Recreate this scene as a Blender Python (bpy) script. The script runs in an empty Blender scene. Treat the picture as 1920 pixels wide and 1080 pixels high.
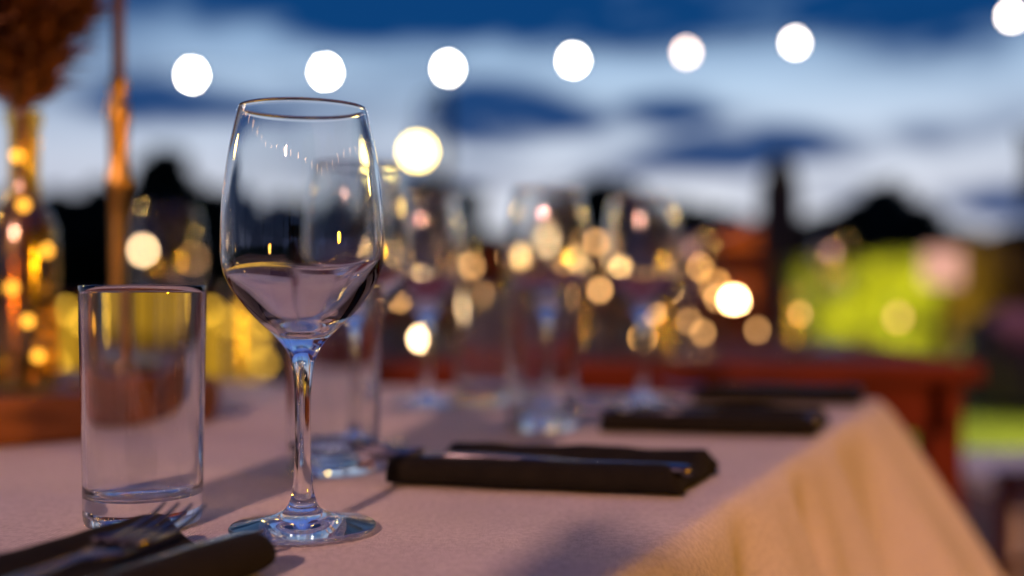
import bpy, bmesh, math, random
from mathutils import Vector, Matrix, noise
random.seed(7)
R = math.radians
S = bpy.context.scene
COL = S.collection

# ------------------------------------------------------------------ camera
F = 2090.0            # focal length in pixels of the 1920 wide picture
EYE = 0.88
HOR = 530.0
cam_d = bpy.data.cameras.new('camera')
cam_d.sensor_width = 36.0
cam_d.lens = 36.0 * F / 1920
cam_d.shift_y = (HOR - 540) / 1920
cam_d.clip_start = 0.02
cam_d.clip_end = 2000
cam_d.dof.use_dof = True
cam_d.dof.focus_distance = 0.572
cam_d.dof.aperture_fstop = 2.0
cam = bpy.data.objects.new('camera', cam_d)
cam.location = (0, 0, EYE)
cam.rotation_euler = (R(90), 0, 0)
COL.objects.link(cam)
S.camera = cam

def P(px, py, Y):
    """point at depth Y that the photograph shows at pixel px,py"""
    return Vector(((px - 960) / F * Y, Y, EYE + (HOR - py) / F * Y))

# ------------------------------------------------------------------ render
S.render.engine = 'CYCLES'
cy = S.cycles
cy.use_denoising = True
cy.denoiser = 'OPENIMAGEDENOISE'
cy.denoising_input_passes = 'RGB_ALBEDO_NORMAL'
cy.use_adaptive_sampling = False
cy.max_bounces = 16
cy.transmission_bounces = 14
cy.glossy_bounces = 6
cy.diffuse_bounces = 3
cy.transparent_max_bounces = 48
cy.sample_clamp_indirect = 30
cy.blur_glossy = 0.3
cy.caustics_reflective = True
cy.caustics_refractive = True
vs = S.view_settings
vs.view_transform = 'Standard'
vs.look = 'None'
vs.exposure = 0.0
vs.gamma = 1.0

# ------------------------------------------------------------------ node helpers
def nn(nt, typ, **kw):
    n = nt.nodes.new(typ)
    for k, v in kw.items():
        setattr(n, k, v)
    return n
def setin(nt, sock, v):
    if hasattr(v, 'is_linked') or isinstance(v, bpy.types.NodeSocket):
        nt.links.new(v, sock)
    else:
        sock.default_value = v
def mth(nt, op, a, b=None, c=None, clamp=False):
    n = nn(nt, 'ShaderNodeMath', operation=op)
    n.use_clamp = clamp
    for i, v in enumerate((a, b, c)):
        if v is not None:
            setin(nt, n.inputs[i], v)
    return n.outputs[0]
def mixc(nt, f, a, b, blend='MIX'):
    n = nn(nt, 'ShaderNodeMix', data_type='RGBA', blend_type=blend)
    setin(nt, n.inputs[0], f)
    setin(nt, n.inputs[6], a)
    setin(nt, n.inputs[7], b)
    return n.outputs[2]
def ramp(nt, f, stops, interp='LINEAR'):
    n = nn(nt, 'ShaderNodeValToRGB')
    cr = n.color_ramp
    cr.interpolation = interp
    while len(cr.elements) < len(stops):
        cr.elements.new(0.5)
    for e, (p, c) in zip(cr.elements, stops):
        e.position = p
        e.color = (*c, 1) if len(c) == 3 else c
    setin(nt, n.inputs[0], f)
    return n.outputs[0]

# ------------------------------------------------------------------ world: blue-hour sky with cloud banks
W = bpy.data.worlds.new('World')
S.world = W
W.use_nodes = True
nt = W.node_tree
nt.nodes.clear()
tc = nn(nt, 'ShaderNodeTexCoord')
nrm = nn(nt, 'ShaderNodeVectorMath', operation='NORMALIZE')
nt.links.new(tc.outputs['Generated'], nrm.inputs[0])
sep = nn(nt, 'ShaderNodeSeparateXYZ')
nt.links.new(nrm.outputs[0], sep.inputs[0])
x, y, z = sep.outputs
az = mth(nt, 'ARCTAN2', x, y)            # radians, 0 straight ahead
el = mth(nt, 'ARCSINE', z)
# drifting noise that warps the cloud outlines
cmb = nn(nt, 'ShaderNodeCombineXYZ')
setin(nt, cmb.inputs[0], mth(nt, 'MULTIPLY', az, 5.0))
setin(nt, cmb.inputs[1], mth(nt, 'MULTIPLY', el, 13.0))
nz = nn(nt, 'ShaderNodeTexNoise')
nz.inputs['Scale'].default_value = 1.0
nz.inputs['Detail'].default_value = 4.0
nt.links.new(cmb.outputs[0], nz.inputs['Vector'])
sepn = nn(nt, 'ShaderNodeSeparateColor')
nt.links.new(nz.outputs['Color'], sepn.inputs[0])
azw = mth(nt, 'ADD', az, mth(nt, 'MULTIPLY', mth(nt, 'SUBTRACT', sepn.outputs[0], 0.5), 0.20))
elw = mth(nt, 'ADD', el, mth(nt, 'MULTIPLY', mth(nt, 'SUBTRACT', sepn.outputs[1], 0.5), 0.075))
# the cloud banks (pixel centre, half sizes, depth)
BANKS = [(1000, -6, 560, 80, 1.35), (560, -25, 300, 60, .7), (340, 188, 170, 42, 1.2), (955, 222, 140, 42, 1.5), (1240, 203, 110, 27, 1.25),
         (1390, 280, 180, 36, 1.55), (1770, 0, 150, 72, 1.1), (690, 190, 200, 60, .30), (1080, 325, 260, 26, .42), (1520, 368, 140, 24, .5),
         (1890, 372, 110, 38, 1.0), (1830, 225, 140, 30, .55), (820, 330, 130, 28, .5), (170, 120, 140, 60, .4), (640, 320, 160, 40, .45), (90, 30, 200, 40, .5)]
tot = None
for cx, cyy, rx, ry, amp in BANKS:
    a0 = math.atan2(cx - 960, F)
    e0 = math.atan2(HOR - cyy, math.hypot(F, cx - 960))
    u = mth(nt, 'DIVIDE', mth(nt, 'SUBTRACT', azw, a0), rx / F)
    v = mth(nt, 'DIVIDE', mth(nt, 'SUBTRACT', elw, e0), ry / F)
    q = mth(nt, 'ADD', mth(nt, 'MULTIPLY', u, u), mth(nt, 'MULTIPLY', v, v))
    g = mth(nt, 'MULTIPLY', mth(nt, 'EXPONENT', mth(nt, 'MULTIPLY', mth(nt, 'MULTIPLY', q, q), -0.55)), amp)
    tot = g if tot is None else mth(nt, 'ADD', tot, g)
# the same kind of broken cloud all round
cmb2 = nn(nt, 'ShaderNodeCombineXYZ')
den = mth(nt, 'ADD', mth(nt, 'ABSOLUTE', z), 0.22)
setin(nt, cmb2.inputs[0], mth(nt, 'DIVIDE', x, den))
setin(nt, cmb2.inputs[1], mth(nt, 'DIVIDE', y, den))
nz2 = nn(nt, 'ShaderNodeTexNoise')
nz2.inputs['Scale'].default_value = 1.9
nz2.inputs['Detail'].default_value = 5.0
nt.links.new(cmb2.outputs[0], nz2.inputs['Vector'])
allround = mth(nt, 'MULTIPLY', mth(nt, 'SUBTRACT', nz2.outputs[0], 0.44), 2.3)
nz3 = nn(nt, 'ShaderNodeTexNoise')
nz3.inputs['Scale'].default_value = 3.2
nz3.inputs['Detail'].default_value = 6.0
nt.links.new(cmb.outputs[0], nz3.inputs['Vector'])
tot = mth(nt, 'MULTIPLY', tot, mth(nt, 'MULTIPLY_ADD', nz3.outputs[0], 2.4, -.28))
dark = mth(nt, 'ADD', tot, mth(nt, 'MULTIPLY', allround, 0.45), clamp=True)
elev01 = mth(nt, 'DIVIDE', el, 1.2, clamp=True)
clear = ramp(nt, elev01, [(0.0, (.84, .84, .90)), (0.075, (.78, .82, .92)), (0.14, (.50, .66, .86)), (0.21, (.22, .42, .70)), (0.45, (.10, .20, .62)), (1.0, (.10, .17, .58))])
cloud = ramp(nt, elev01, [(0.0, (.10, .13, .26)), (0.08, (.035, .075, .20)), (0.16, (.004, .052, .19)), (0.3, (.003, .05, .19)), (1.0, (.02, .05, .19))])
# the afterglow sits ahead of us; away from it the sky is the deep blue of dusk
glow = mth(nt, 'MULTIPLY_ADD', mth(nt, 'COSINE', mth(nt, 'SUBTRACT', az, .15)), .5, .5)
glow = mth(nt, 'POWER', glow, 4.0)
clear = mixc(nt, glow, mixc(nt, 1.0, clear, (.14, .17, .32, 1), 'MULTIPLY'), clear)
skyc = mixc(nt, dark, clear, cloud)
# below the horizon: the dark far ground
low = mth(nt, 'GREATER_THAN', el, -0.01)
skyc = mixc(nt, low, (.012, .014, .018, 1), skyc)
bg = nn(nt, 'ShaderNodeBackground')
nt.links.new(skyc, bg.inputs[0])
bg.inputs[1].default_value = 1.0
wo = nn(nt, 'ShaderNodeOutputWorld')
nt.links.new(bg.outputs[0], wo.inputs[0])
W.cycles.sampling_method = 'AUTOMATIC'

# ------------------------------------------------------------------ materials
MATS = {}
def pmat(name, col, rough=.6, metal=0., spec=.5, noise_amt=0., noise_scale=20., bump=0., bump_scale=60., trans=0., ior=1.5, sss=0.):
    m = bpy.data.materials.new(name)
    m.use_nodes = True
    t = m.node_tree
    b = t.nodes['Principled BSDF']
    b.inputs['Base Color'].default_value = (*col, 1)
    b.inputs['Roughness'].default_value = rough
    b.inputs['Metallic'].default_value = metal
    b.inputs['Specular IOR Level'].default_value = spec
    b.inputs['Transmission Weight'].default_value = trans
    b.inputs['IOR'].default_value = ior
    if noise_amt or bump:
        c = nn(t, 'ShaderNodeTexCoord')
        if noise_amt:
            n = nn(t, 'ShaderNodeTexNoise')
            n.inputs['Scale'].default_value = noise_scale
            n.inputs['Detail'].default_value = 6
            t.links.new(c.outputs['Object'], n.inputs['Vector'])
            lo = tuple(v * (1 - noise_amt) for v in col) + (1,)
            hi = tuple(min(1, v * (1 + noise_amt)) for v in col) + (1,)
            t.links.new(mixc(t, mth(t, 'MULTIPLY_ADD', n.outputs[0], 2.4, -.7, clamp=True), lo, hi), b.inputs['Base Color'])
        if bump:
            n2 = nn(t, 'ShaderNodeTexNoise')
            n2.inputs['Scale'].default_value = bump_scale
            n2.inputs['Detail'].default_value = 8
            t.links.new(c.outputs['Object'], n2.inputs['Vector'])
            bp = nn(t, 'ShaderNodeBump')
            bp.inputs['Strength'].default_value = bump
            bp.inputs['Distance'].default_value = .01
            t.links.new(n2.outputs[0], bp.inputs['Height'])
            t.links.new(bp.outputs[0], b.inputs['Normal'])
    MATS[name] = m
    return m
def emat(name, col, s):
    m = bpy.data.materials.new(name)
    m.use_nodes = True
    t = m.node_tree
    t.nodes.clear()
    e = nn(t, 'ShaderNodeEmission')
    e.inputs[0].default_value = (*col, 1)
    e.inputs[1].default_value = s
    o = nn(t, 'ShaderNodeOutputMaterial')
    t.links.new(e.outputs[0], o.inputs[0])
    MATS[name] = m
    return m
def wood(name, dark, light, scale=(3, 30, 30), rough=.45):
    m = bpy.data.materials.new(name)
    m.use_nodes = True
    t = m.node_tree
    b = t.nodes['Principled BSDF']
    c = nn(t, 'ShaderNodeTexCoord')
    mp = nn(t, 'ShaderNodeMapping')
    mp.inputs['Scale'].default_value = scale
    t.links.new(c.outputs['Object'], mp.inputs[0])
    n = nn(t, 'ShaderNodeTexNoise')
    n.inputs['Scale'].default_value = 2
    n.inputs['Detail'].default_value = 8
    n.inputs['Distortion'].default_value = .6
    t.links.new(mp.outputs[0], n.inputs['Vector'])
    t.links.new(ramp(t, n.outputs[0], [(.3, dark), (.7, light)]), b.inputs['Base Color'])
    b.inputs['Roughness'].default_value = rough
    b.inputs['Specular IOR Level'].default_value = .2
    MATS[name] = m
    return m

# real glass for the glasses near the focus
def glassmat(name, col=(1, 1, 1), rough=.0, ior=1.5):
    m = bpy.data.materials.new(name)
    m.use_nodes = True
    t = m.node_tree
    t.nodes.clear()
    g = nn(t, 'ShaderNodeBsdfGlass')
    g.inputs['Color'].default_value = (*col, 1)
    g.inputs['Roughness'].default_value = rough
    g.inputs['IOR'].default_value = ior
    o = nn(t, 'ShaderNodeOutputMaterial')
    t.links.new(g.outputs[0], o.inputs[0])
    MATS[name] = m
    return m
# thin-walled glass: lets light straight through, mirrors more towards grazing angles
def thinglass(name, col=(.97, .97, .97), rough=.09, base=.045, edge=.80, power=5.0):
    m = bpy.data.materials.new(name)
    m.use_nodes = True
    t = m.node_tree
    t.nodes.clear()
    lw = nn(t, 'ShaderNodeLayerWeight')
    lw.inputs[0].default_value = .5
    f = mth(t, 'MULTIPLY_ADD', mth(t, 'POWER', lw.outputs['Facing'], power), edge, base, clamp=True)
    tr = nn(t, 'ShaderNodeBsdfTransparent')
    tr.inputs[0].default_value = (*col, 1)
    gl = nn(t, 'ShaderNodeBsdfGlossy')
    gl.inputs['Roughness'].default_value = rough
    mx = nn(t, 'ShaderNodeMixShader')
    t.links.new(f, mx.inputs[0])
    t.links.new(tr.outputs[0], mx.inputs[1])
    t.links.new(gl.outputs[0], mx.inputs[2])
    o = nn(t, 'ShaderNodeOutputMaterial')
    t.links.new(mx.outputs[0], o.inputs[0])
    MATS[name] = m
    return m

glassmat('clear_glass', (.985, .99, .99), .012, 1.5)
glassmat('soft_glass', (.985, .99, .985), .05, 1.58)
thinglass('thin_glass')
thinglass('amber_glass', (.93, .76, .40), .16, .10)
pmat('napkin_cloth', (.0065, .0056, .0036), .95, spec=.15, noise_amt=.25, noise_scale=90, bump=.25, bump_scale=700)
pmat('steel', (.12, .12, .14), .25, 1.0)
pmat('brass', (.36, .22, .05), .38, 1.0, noise_amt=.15, noise_scale=30)
pmat('candle_wax', (.13, .055, .022), .5)
pmat('wick', (.02, .02, .02), .9)
wood('red_wood', (.045, .005, .001), (.125, .016, .0025), rough=.8)
wood('chair_wood', (.022, .004, .0008), (.065, .013, .0025), rough=.8)
wood('slice_wood', (.05, .015, .003), (.15, .050, .011), (8, 8, 30), .6)
pmat('bark', (.05, .03, .02), .9, noise_amt=.5, noise_scale=40, bump=.8, bump_scale=60)
pmat('dark_bark', (.03, .022, .018), .95)
pmat('plume', (.20, .080, .030), .9, noise_amt=.4, noise_scale=30)
pmat('stalk', (.14, .09, .03), .8)
pmat('dark_leaf', (.018, .026, .014), .9, spec=.1, noise_amt=.4, noise_scale=2)
pmat('hedge_leaf', (.13, .16, .010), .6, noise_amt=.92, noise_scale=3.2)
pmat('brown_leaf', (.16, .10, .02), .7, noise_amt=.35, noise_scale=9)
pmat('black_metal', (.015, .015, .018), .5)
pmat('dark_fabric', (.018, .016, .024), .9)
pmat('purple_fabric', (.035, .02, .05), .85)
pmat('mauve_fabric', (.30, .15, .26), .85)
pmat('red_fabric', (.34, .06, .05), .85)
pmat('white_paint', (.62, .58, .55), .5, noise_amt=.08, noise_scale=6)
pmat('rubber', (.01, .01, .01), .7)
pmat('soil', (.04, .03, .02), .95)
wood('kiosk_wood', (.10, .032, .008), (.22, .075, .018), (30, 3, 3))
emat('bulb_white', (1, .94, .82), 90)
emat('bulb_warm', (1, .58, .26), 26)
emat('bulb_peach', (1, .74, .57), 22)
emat('bulb_cream', (1, .86, .72), 40)
emat('bulb_amber', (1, .55, .14), 70)
emat('globe_glow', (1, .74, .20), 30)
emat('panel_glow', (1, .52, .035), .50)
emat('yellow_bulb', (1, .56, .05), 5)
emat('peach_glow', (1, .50, .38), .85)
emat('lens_warm', (1, .62, .26), 25)
emat('flame', (1, .62, .22), 60)

# ------------------------------------------------------------------ mesh helpers
def link(o, parent=None):
    COL.objects.link(o)
    if parent is not None:
        o.parent = parent
    return o
def mobj(name, verts, faces, mat, parent=None, smooth=True):
    me = bpy.data.meshes.new(name)
    me.from_pydata([tuple(v) for v in verts], [], faces)
    me.update()
    if smooth:
        me.polygons.foreach_set('use_smooth', [True] * len(me.polygons))
    me.materials.append(MATS[mat] if isinstance(mat, str) else mat)
    o = bpy.data.objects.new(name, me)
    return link(o, parent)
def tag(o, label, cat, group=None, kind=None):
    if label: o['label'] = label
    if cat: o['category'] = cat
    if group: o['group'] = group
    if kind: o['kind'] = kind
    return o
def thing(name, label, cat, loc=(0, 0, 0), rz=0, group=None):
    o = bpy.data.objects.new(name, None)
    o.empty_display_size = .05
    o.location = loc
    o.rotation_euler = (0, 0, rz)
    link(o)
    return tag(o, label, cat, group)
def copy_tree(o, parent=None):
    c = o.copy()
    COL.objects.link(c)
    c.parent = parent
    for ch in list(o.children):
        copy_tree(ch, c)
    return c
class MB:
    def __init__(s):
        s.v = []; s.f = []
    def add(s, vs, fs):
        n = len(s.v)
        s.v += [Vector(v) for v in vs]
        s.f += [tuple(i + n for i in f) for f in fs]
        return s
    def box(s, x0, x1, y0, y1, z0, z1, bev=.0):
        b = bev
        if b <= 0:
            vs = [(x, y, z) for z in (z0, z1) for y in (y0, y1) for x in (x0, x1)]
            return s.add(vs, [(0, 2, 3, 1), (4, 5, 7, 6), (0, 1, 5, 4), (2, 6, 7, 3), (0, 4, 6, 2), (1, 3, 7, 5)])
        bm = bmesh.new()
        bmesh.ops.create_cube(bm, size=1)
        for v in bm.verts:
            v.co = Vector(((x0 + x1) / 2 + v.co.x * (x1 - x0), (y0 + y1) / 2 + v.co.y * (y1 - y0), (z0 + z1) / 2 + v.co.z * (z1 - z0)))
        bmesh.ops.bevel(bm, geom=bm.edges[:], offset=b, segments=2, affect='EDGES')
        bm.verts.index_update()
        s.add([v.co for v in bm.verts], [tuple(v.index for v in f.verts) for f in bm.faces])
        bm.free()
        return s
    def lathe(s, prof, n=48, c=(0, 0, 0), close=True):
        """revolve a list of (r, z); points with r=0 become poles"""
        rings = []
        vs = []; fs = []
        for r, z in prof:
            if r < 1e-7:
                rings.append([len(vs)]); vs.append((c[0], c[1], c[2] + z))
            else:
                k = len(vs)
                for i in range(n):
                    a = 2 * math.pi * i / n
                    vs.append((c[0] + r * math.cos(a), c[1] + r * math.sin(a), c[2] + z))
                rings.append(list(range(k, k + n)))
        for a, b in zip(rings, rings[1:]):
            for i in range(n):
                j = (i + 1) % n
                if len(a) == 1 and len(b) == 1: continue
                if len(a) == 1: fs.append((a[0], b[j], b[i]))
                elif len(b) == 1: fs.append((a[i], a[j], b[0]))
                else: fs.append((a[i], a[j], b[j], b[i]))
        return s.add(vs, fs)
    def tube(s, pts, rad, n=8, cap=True):
        pts = [Vector(p) for p in pts]
        rr = rad if isinstance(rad, (list, tuple)) else [rad] * len(pts)
        vs = []; fs = []
        up = Vector((0, 0, 1))
        for i, p in enumerate(pts):
            d = (pts[min(i + 1, len(pts) - 1)] - pts[max(i - 1, 0)]).normalized()
            ref = up if abs(d.dot(up)) < .95 else Vector((1, 0, 0))
            a = d.cross(ref).normalized()
            b = d.cross(a)
            for k in range(n):
                t = 2 * math.pi * k / n
                vs.append(p + (a * math.cos(t) + b * math.sin(t)) * rr[i])
        for i in range(len(pts) - 1):
            for k in range(n):
                l = (k + 1) % n
                fs.append((i * n + k, (i + 1) * n + k, (i + 1) * n + l, i * n + l))
        if cap:
            fs.append(tuple(range(n)))
            fs.append(tuple(reversed(range((len(pts) - 1) * n, len(pts) * n))))
        return s.add(vs, fs)
    def ball(s, c, r, seg=16, rings=10):
        prof = [(r * math.sin(math.pi * i / rings), -r * math.cos(math.pi * i / rings)) for i in range(rings + 1)]
        prof[0] = (0, -r); prof[-1] = (0, r)
        return s.lathe(prof, seg, c)
    def build(s, name, mat, parent=None, smooth=True):
        return mobj(name, s.v, s.f, mat, parent, smooth)
def autosmooth(o, ang=40):
    me = o.data
    bm = bmesh.new(); bm.from_mesh(me)
    for e in bm.edges:
        if len(e.link_faces) == 2 and e.calc_face_angle(0) > R(ang):
            e.smooth = False
    bm.to_mesh(me); bm.free()
    return o
def spline(pts, sub=6):
    """Catmull-Rom through 2-D profile points"""
    out = []
    n = len(pts)
    for i in range(n - 1):
        p0 = pts[max(i - 1, 0)]; p1 = pts[i]; p2 = pts[i + 1]; p3 = pts[min(i + 2, n - 1)]
        for k in range(sub):
            t = k / sub
            out.append(tuple(.5 * ((2 * p1[j]) + (-p0[j] + p2[j]) * t + (2 * p0[j] - 5 * p1[j] + 4 * p2[j] - p3[j]) * t * t
                                   + (-p0[j] + 3 * p1[j] - 3 * p2[j] + p3[j]) * t ** 3) for j in (0, 1)))
    out.append(pts[-1])
    return [(max(0, a), b) for a, b in out]

# ------------------------------------------------------------------ ground
def ground_material():
    m = bpy.data.materials.new('lawn')
    m.use_nodes = True
    t = m.node_tree
    b = t.nodes['Principled BSDF']
    c = nn(t, 'ShaderNodeTexCoord')
    n = nn(t, 'ShaderNodeTexNoise')
    n.inputs['Scale'].default_value = 1.3
    n.inputs['Detail'].default_value = 12
    n.inputs['Roughness'].default_value = .7
    t.links.new(c.outputs['Object'], n.inputs['Vector'])
    t.links.new(ramp(t, n.outputs[0], [(.3, (.045, .07, .012)), (.7, (.13, .17, .022))]), b.inputs['Base Color'])
    b.inputs['Roughness'].default_value = .9
    MATS['lawn'] = m
ground_material()
g = mobj('ground', [(-900, -300, 0), (900, -300, 0), (900, 1200, 0), (-900, 1200, 0)], [(0, 1, 2, 3)], 'lawn', smooth=False)
tag(g, None, None, kind='structure')
# terrace deck of wooden boards round the tables
deck = thing('terrace', None, None)
deck['kind'] = 'structure'
wood('deck_wood', (.09, .035, .015), (.20, .085, .035), (2, 30, 30), .6)
bd = MB().box(-.0675, .0675, -4.2, 5.2, .004, .05, .004)
first = None
for i in range(46):
    px = -3.2 + i * .143
    if first is None:
        first = bd.build('plank', 'deck_wood', deck, smooth=False); first.location.x = px
    else:
        o = first.copy(); COL.objects.link(o); o.parent = deck; o.location.x = px

# ------------------------------------------------------------------ the dining table and its cloth
TZ = 0.75
E = Vector((.44, .90)).normalized()
FR = Vector((.405, 1.235))
FL = FR + Vector((-.96, .28)).normalized() * 1.25
NR = FR - E * 1.75
NL = FL - E * 1.75
tbl = thing('dining_table', 'long dining table hidden under the pale cloth in the foreground', 'table', ((FR.x + NL.x) / 2, (FR.y + NL.y) / 2, .05))
o0 = Vector(tbl.location)
ctr2 = (FR + FL + NR + NL) / 4
inset = [c + (ctr2 - c) * .02 for c in (NL, NR, FR, FL)]
vs = [Vector((c.x, c.y, zz)) - o0 for zz in (TZ - .034, TZ - .004) for c in inset]
mobj('tabletop', vs, [(3, 2, 1, 0), (4, 5, 6, 7), (0, 1, 5, 4), (1, 2, 6, 5), (2, 3, 7, 6), (3, 0, 4, 7)], 'chair_wood', tbl, smooth=False)
for c in (NL, NR, FR, FL):
    p = c + (ctr2 - c) * .14
    MB().box(p.x - .03 - o0.x, p.x + .03 - o0.x, p.y - .03 - o0.y, p.y + .03 - o0.y, .0, TZ - .034 - o0.z, .004).build('leg', 'chair_wood', tbl, smooth=False)

def cloth_material():
    m = bpy.data.materials.new('table_linen')
    m.use_nodes = True
    t = m.node_tree
    b = t.nodes['Principled BSDF']
    b.inputs['Roughness'].default_value = .88
    b.inputs['Specular IOR Level'].default_value = .25
    b.inputs['Sheen Weight'].default_value = .15
    c = nn(t, 'ShaderNodeTexCoord')
    n = nn(t, 'ShaderNodeTexNoise')
    n.inputs['Scale'].default_value = 9
    n.inputs['Detail'].default_value = 8
    t.links.new(c.outputs['Object'], n.inputs['Vector'])
    t.links.new(ramp(t, n.outputs[0], [(.3, (.45, .42, .39)), (.7, (.54, .50, .46))]), b.inputs['Base Color'])
    # slubs and faint marks in the linen
    n3 = nn(t, 'ShaderNodeTexNoise')
    n3.inputs['Scale'].default_value = 330
    n3.inputs['Detail'].default_value = 4
    t.links.new(c.outputs['Object'], n3.inputs['Vector'])
    sl_ = ramp(t, n3.outputs[0], [(.30, (.80, .80, .80)), (.62, (1.06, 1.06, 1.06))])
    old = b.inputs['Base Color'].links[0].from_socket
    t.links.new(mixc(t, 1.0, old, sl_, 'MULTIPLY'), b.inputs['Base Color'])
    # twill weave
    w = nn(t, 'ShaderNodeTexWave', wave_type='BANDS', bands_direction='DIAGONAL')
    w.inputs['Scale'].default_value = 260
    w.inputs['Distortion'].default_value = 1.5
    w.inputs['Detail'].default_value = 2
    w.inputs['Detail Scale'].default_value = 3
    t.links.new(c.outputs['Object'], w.inputs['Vector'])
    n2 = nn(t, 'ShaderNodeTexNoise')
    n2.inputs['Scale'].default_value = 900
    n2.inputs['Detail'].default_value = 3
    t.links.new(c.outputs['Object'], n2.inputs['Vector'])
    h = mth(t, 'ADD', mth(t, 'MULTIPLY', w.outputs['Fac'], .5), n2.outputs[0])
    bp = nn(t, 'ShaderNodeBump')
    bp.inputs['Strength'].default_value = .8
    bp.inputs['Distance'].default_value = .0016
    t.links.new(h, bp.inputs['Height'])
    t.links.new(bp.outputs[0], b.inputs['Normal'])
    MATS['table_linen'] = m
cloth_material()

def cloth():
    nu, nv = 170, 240
    verts = []; faces = []
    def top(u, v):
        a = NL.lerp(NR, u); b = FL.lerp(FR, u)
        p = a.lerp(b, v)
        edge = min(u, 1 - u, v, 1 - v)
        k = min(1, edge * 14)
        w = noise.noise(Vector((p.x * 5, p.y * 5, 0))) * .0016 + noise.noise(Vector((p.x * 16, p.y * 10, 3))) * .0010 + noise.noise(Vector((p.x * 45, p.y * 30, 8))) * .0003
        # pressed fold lines left by ironing
        w += .0011 * math.exp(-((u - .80 + .004 * math.sin(v * 9)) / .006) ** 2) + .0010 * math.exp(-((v - .625) / .004) ** 2)
        return Vector((p.x, p.y, TZ + (w - .0008) * k))
    idx = {}
    for j in range(nv + 1):
        for i in range(nu + 1):
            idx[i, j] = len(verts)
            verts.append(top(i / nu, j / nv))
    for j in range(nv):
        for i in range(nu):
            faces.append((idx[i, j], idx[i + 1, j], idx[i + 1, j + 1], idx[i, j + 1]))
    loop = [(i, 0) for i in range(nu)] + [(nu, j) for j in range(nv)] + [(nu - i, nv) for i in range(nu)] + [(0, nv - j) for j in range(nv)]
    n = len(loop)
    base = [verts[idx[k]] for k in loop]
    corners = [NL, NR, FR, FL]
    nor = []
    for k in range(n):
        d = base[(k + 1) % n] - base[k - 1]
        nor.append(Vector((d.y, -d.x, 0)).normalized())
    # arc length
    s = [0]
    for k in range(1, n):
        s.append(s[-1] + (base[k] - base[k - 1]).length)
    levels = [(.003, .0015), (.007, .006), (.010, .014), (.012, .028), (.014, .05), (.016, .08), (.018, .12), (.020, .17), (.022, .22), (.024, .27), (.026, .32), (.028, .37), (.030, .42), (.031, .47)]
    prev = [idx[k] for k in loop]
    for out, drop in levels:
        cur = []
        for k in range(n):
            p = base[k]
            dc = min((Vector((p.x, p.y)) - c).length for c in corners)
            fl = math.exp(-(dc / .11) ** 2) * drop * .50
            ph = s[k] * 26 + 1.7 * math.sin(s[k] * 5.1) + .9
            am = .036 * min(1, drop / .20)
            fold = am * (math.sin(ph) + .35 * math.sin(ph * 2.3 + 1)) + .012 * min(1, drop / .3) * noise.noise(Vector((s[k] * 6, drop * 4, 7))) + .006 * min(1, drop / .1) * noise.noise(Vector((s[k] * 30, drop * 2.5, 3)))
            d = out + fl + fold + am * .9
            cur.append(len(verts))
            dirn = nor[k]
            verts.append(Vector((p.x + dirn.x * d, p.y + dirn.y * d, TZ - drop)))
        for k in range(n):
            l = (k + 1) % n
            faces.append((prev[l], prev[k], cur[k], cur[l]))
        prev = cur
    o = mobj('tablecloth', verts, faces, 'table_linen')
    tag(o, 'pale linen tablecloth draped over the foreground table with hanging folds', 'tablecloth')
cloth()

# ------------------------------------------------------------------ glasses
W_OUT = [(.0329, .2200), (.0352, .2110), (.0386, .1936), (.0414, .1710), (.0424, .1500), (.0415, .1380), (.0384, .1290), (.0330, .1205), (.0245, .1105), (.0165, .1030), (.0110, .0970),
         (.0076, .0915), (.0056, .0850), (.0044, .0740), (.0041, .0600), (.0042, .0420), (.0047, .0290), (.0058, .0190), (.0085, .0118), (.0140, .0080), (.0230, .0055), (.0320, .0036), (.0372, .0026)]
def wine_profile():
    out = spline(W_OUT, 5)
    out += [(.0380, .0020), (.0382, .0013), (.0378, .0004), (.0360, .0), (.0200, .0006), (0, .0012)]
    # inner wall: 1 mm thick above, thickening steadily towards the stem
    osp = spline(W_OUT, 5)
    inn = []
    arc = 0
    for q in range(len(osp)):
        a_, b_ = osp[max(q - 1, 0)], osp[min(q + 1, len(osp) - 1)]
        d = Vector((b_[0] - a_[0], b_[1] - a_[1])).normalized()
        nrm_ = Vector((d.y, -d.x))
        if nrm_.x > 0: nrm_ = -nrm_
        p = Vector(osp[q])
        if p.y < .1395:
            arc += (p - Vector(osp[q - 1])).length
        th = .0010 + (.118 * (arc - .002) if arc > .004 else .118 * arc * arc / .008)
        c_ = p + nrm_ * th
        if q == 0: c_ = Vector((.0319, .2200))
        if c_.x < .0085 or p.y < .100: break
        inn.append((c_.x, c_.y))
    zb_ = inn[-1][1]
    inn += [(.0060, zb_ - .0010), (.0030, zb_ - .0015), (0, zb_ - .0017)]
    rim = [(.0320, .2203), (.03240, .2205), (.0328, .2203)]
    return list(reversed(inn))[:-1] + rim + out, inn
WP, W_IN = wine_profile()
T_OUT = [(.0332, .1270), (.0331, .1240), (.0308, .0040), (.0300, .0010), (.0285, .0)]
T_PROF = [(0, .0146), (.018, .0142), (.0255, .0150), (.0283, .0175), (.0288, .0220), (.0308, .1235), (.0311, .1266), (.0317, .1273), (.0327, .1273), (.0331, .1266), (.0331, .1230),
          (.0309, .0060), (.0306, .0030), (.0297, .0008), (.0270, .0), (.0200, .0), (.0170, .0012), (0, .0016)]
def inv(p):
    return p
GROUPW = 'wine glasses on the tables'
GROUPT = 'straight tumblers on the tables'
def wine_glass(label, loc, mat, n=96):
    o = MB().lathe(list(reversed(WP)), n).build('wine_glass', mat)
    o.location = loc
    return tag(o, label, 'wine glass', GROUPW)
def tumbler(label, loc, mat, n=80):
    o = MB().lathe(list(reversed(T_PROF)), n).build('tumbler', mat)
    o.location = loc
    autosmooth(o, 50)
    return tag(o, label, 'tumbler', GROUPT)
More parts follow.
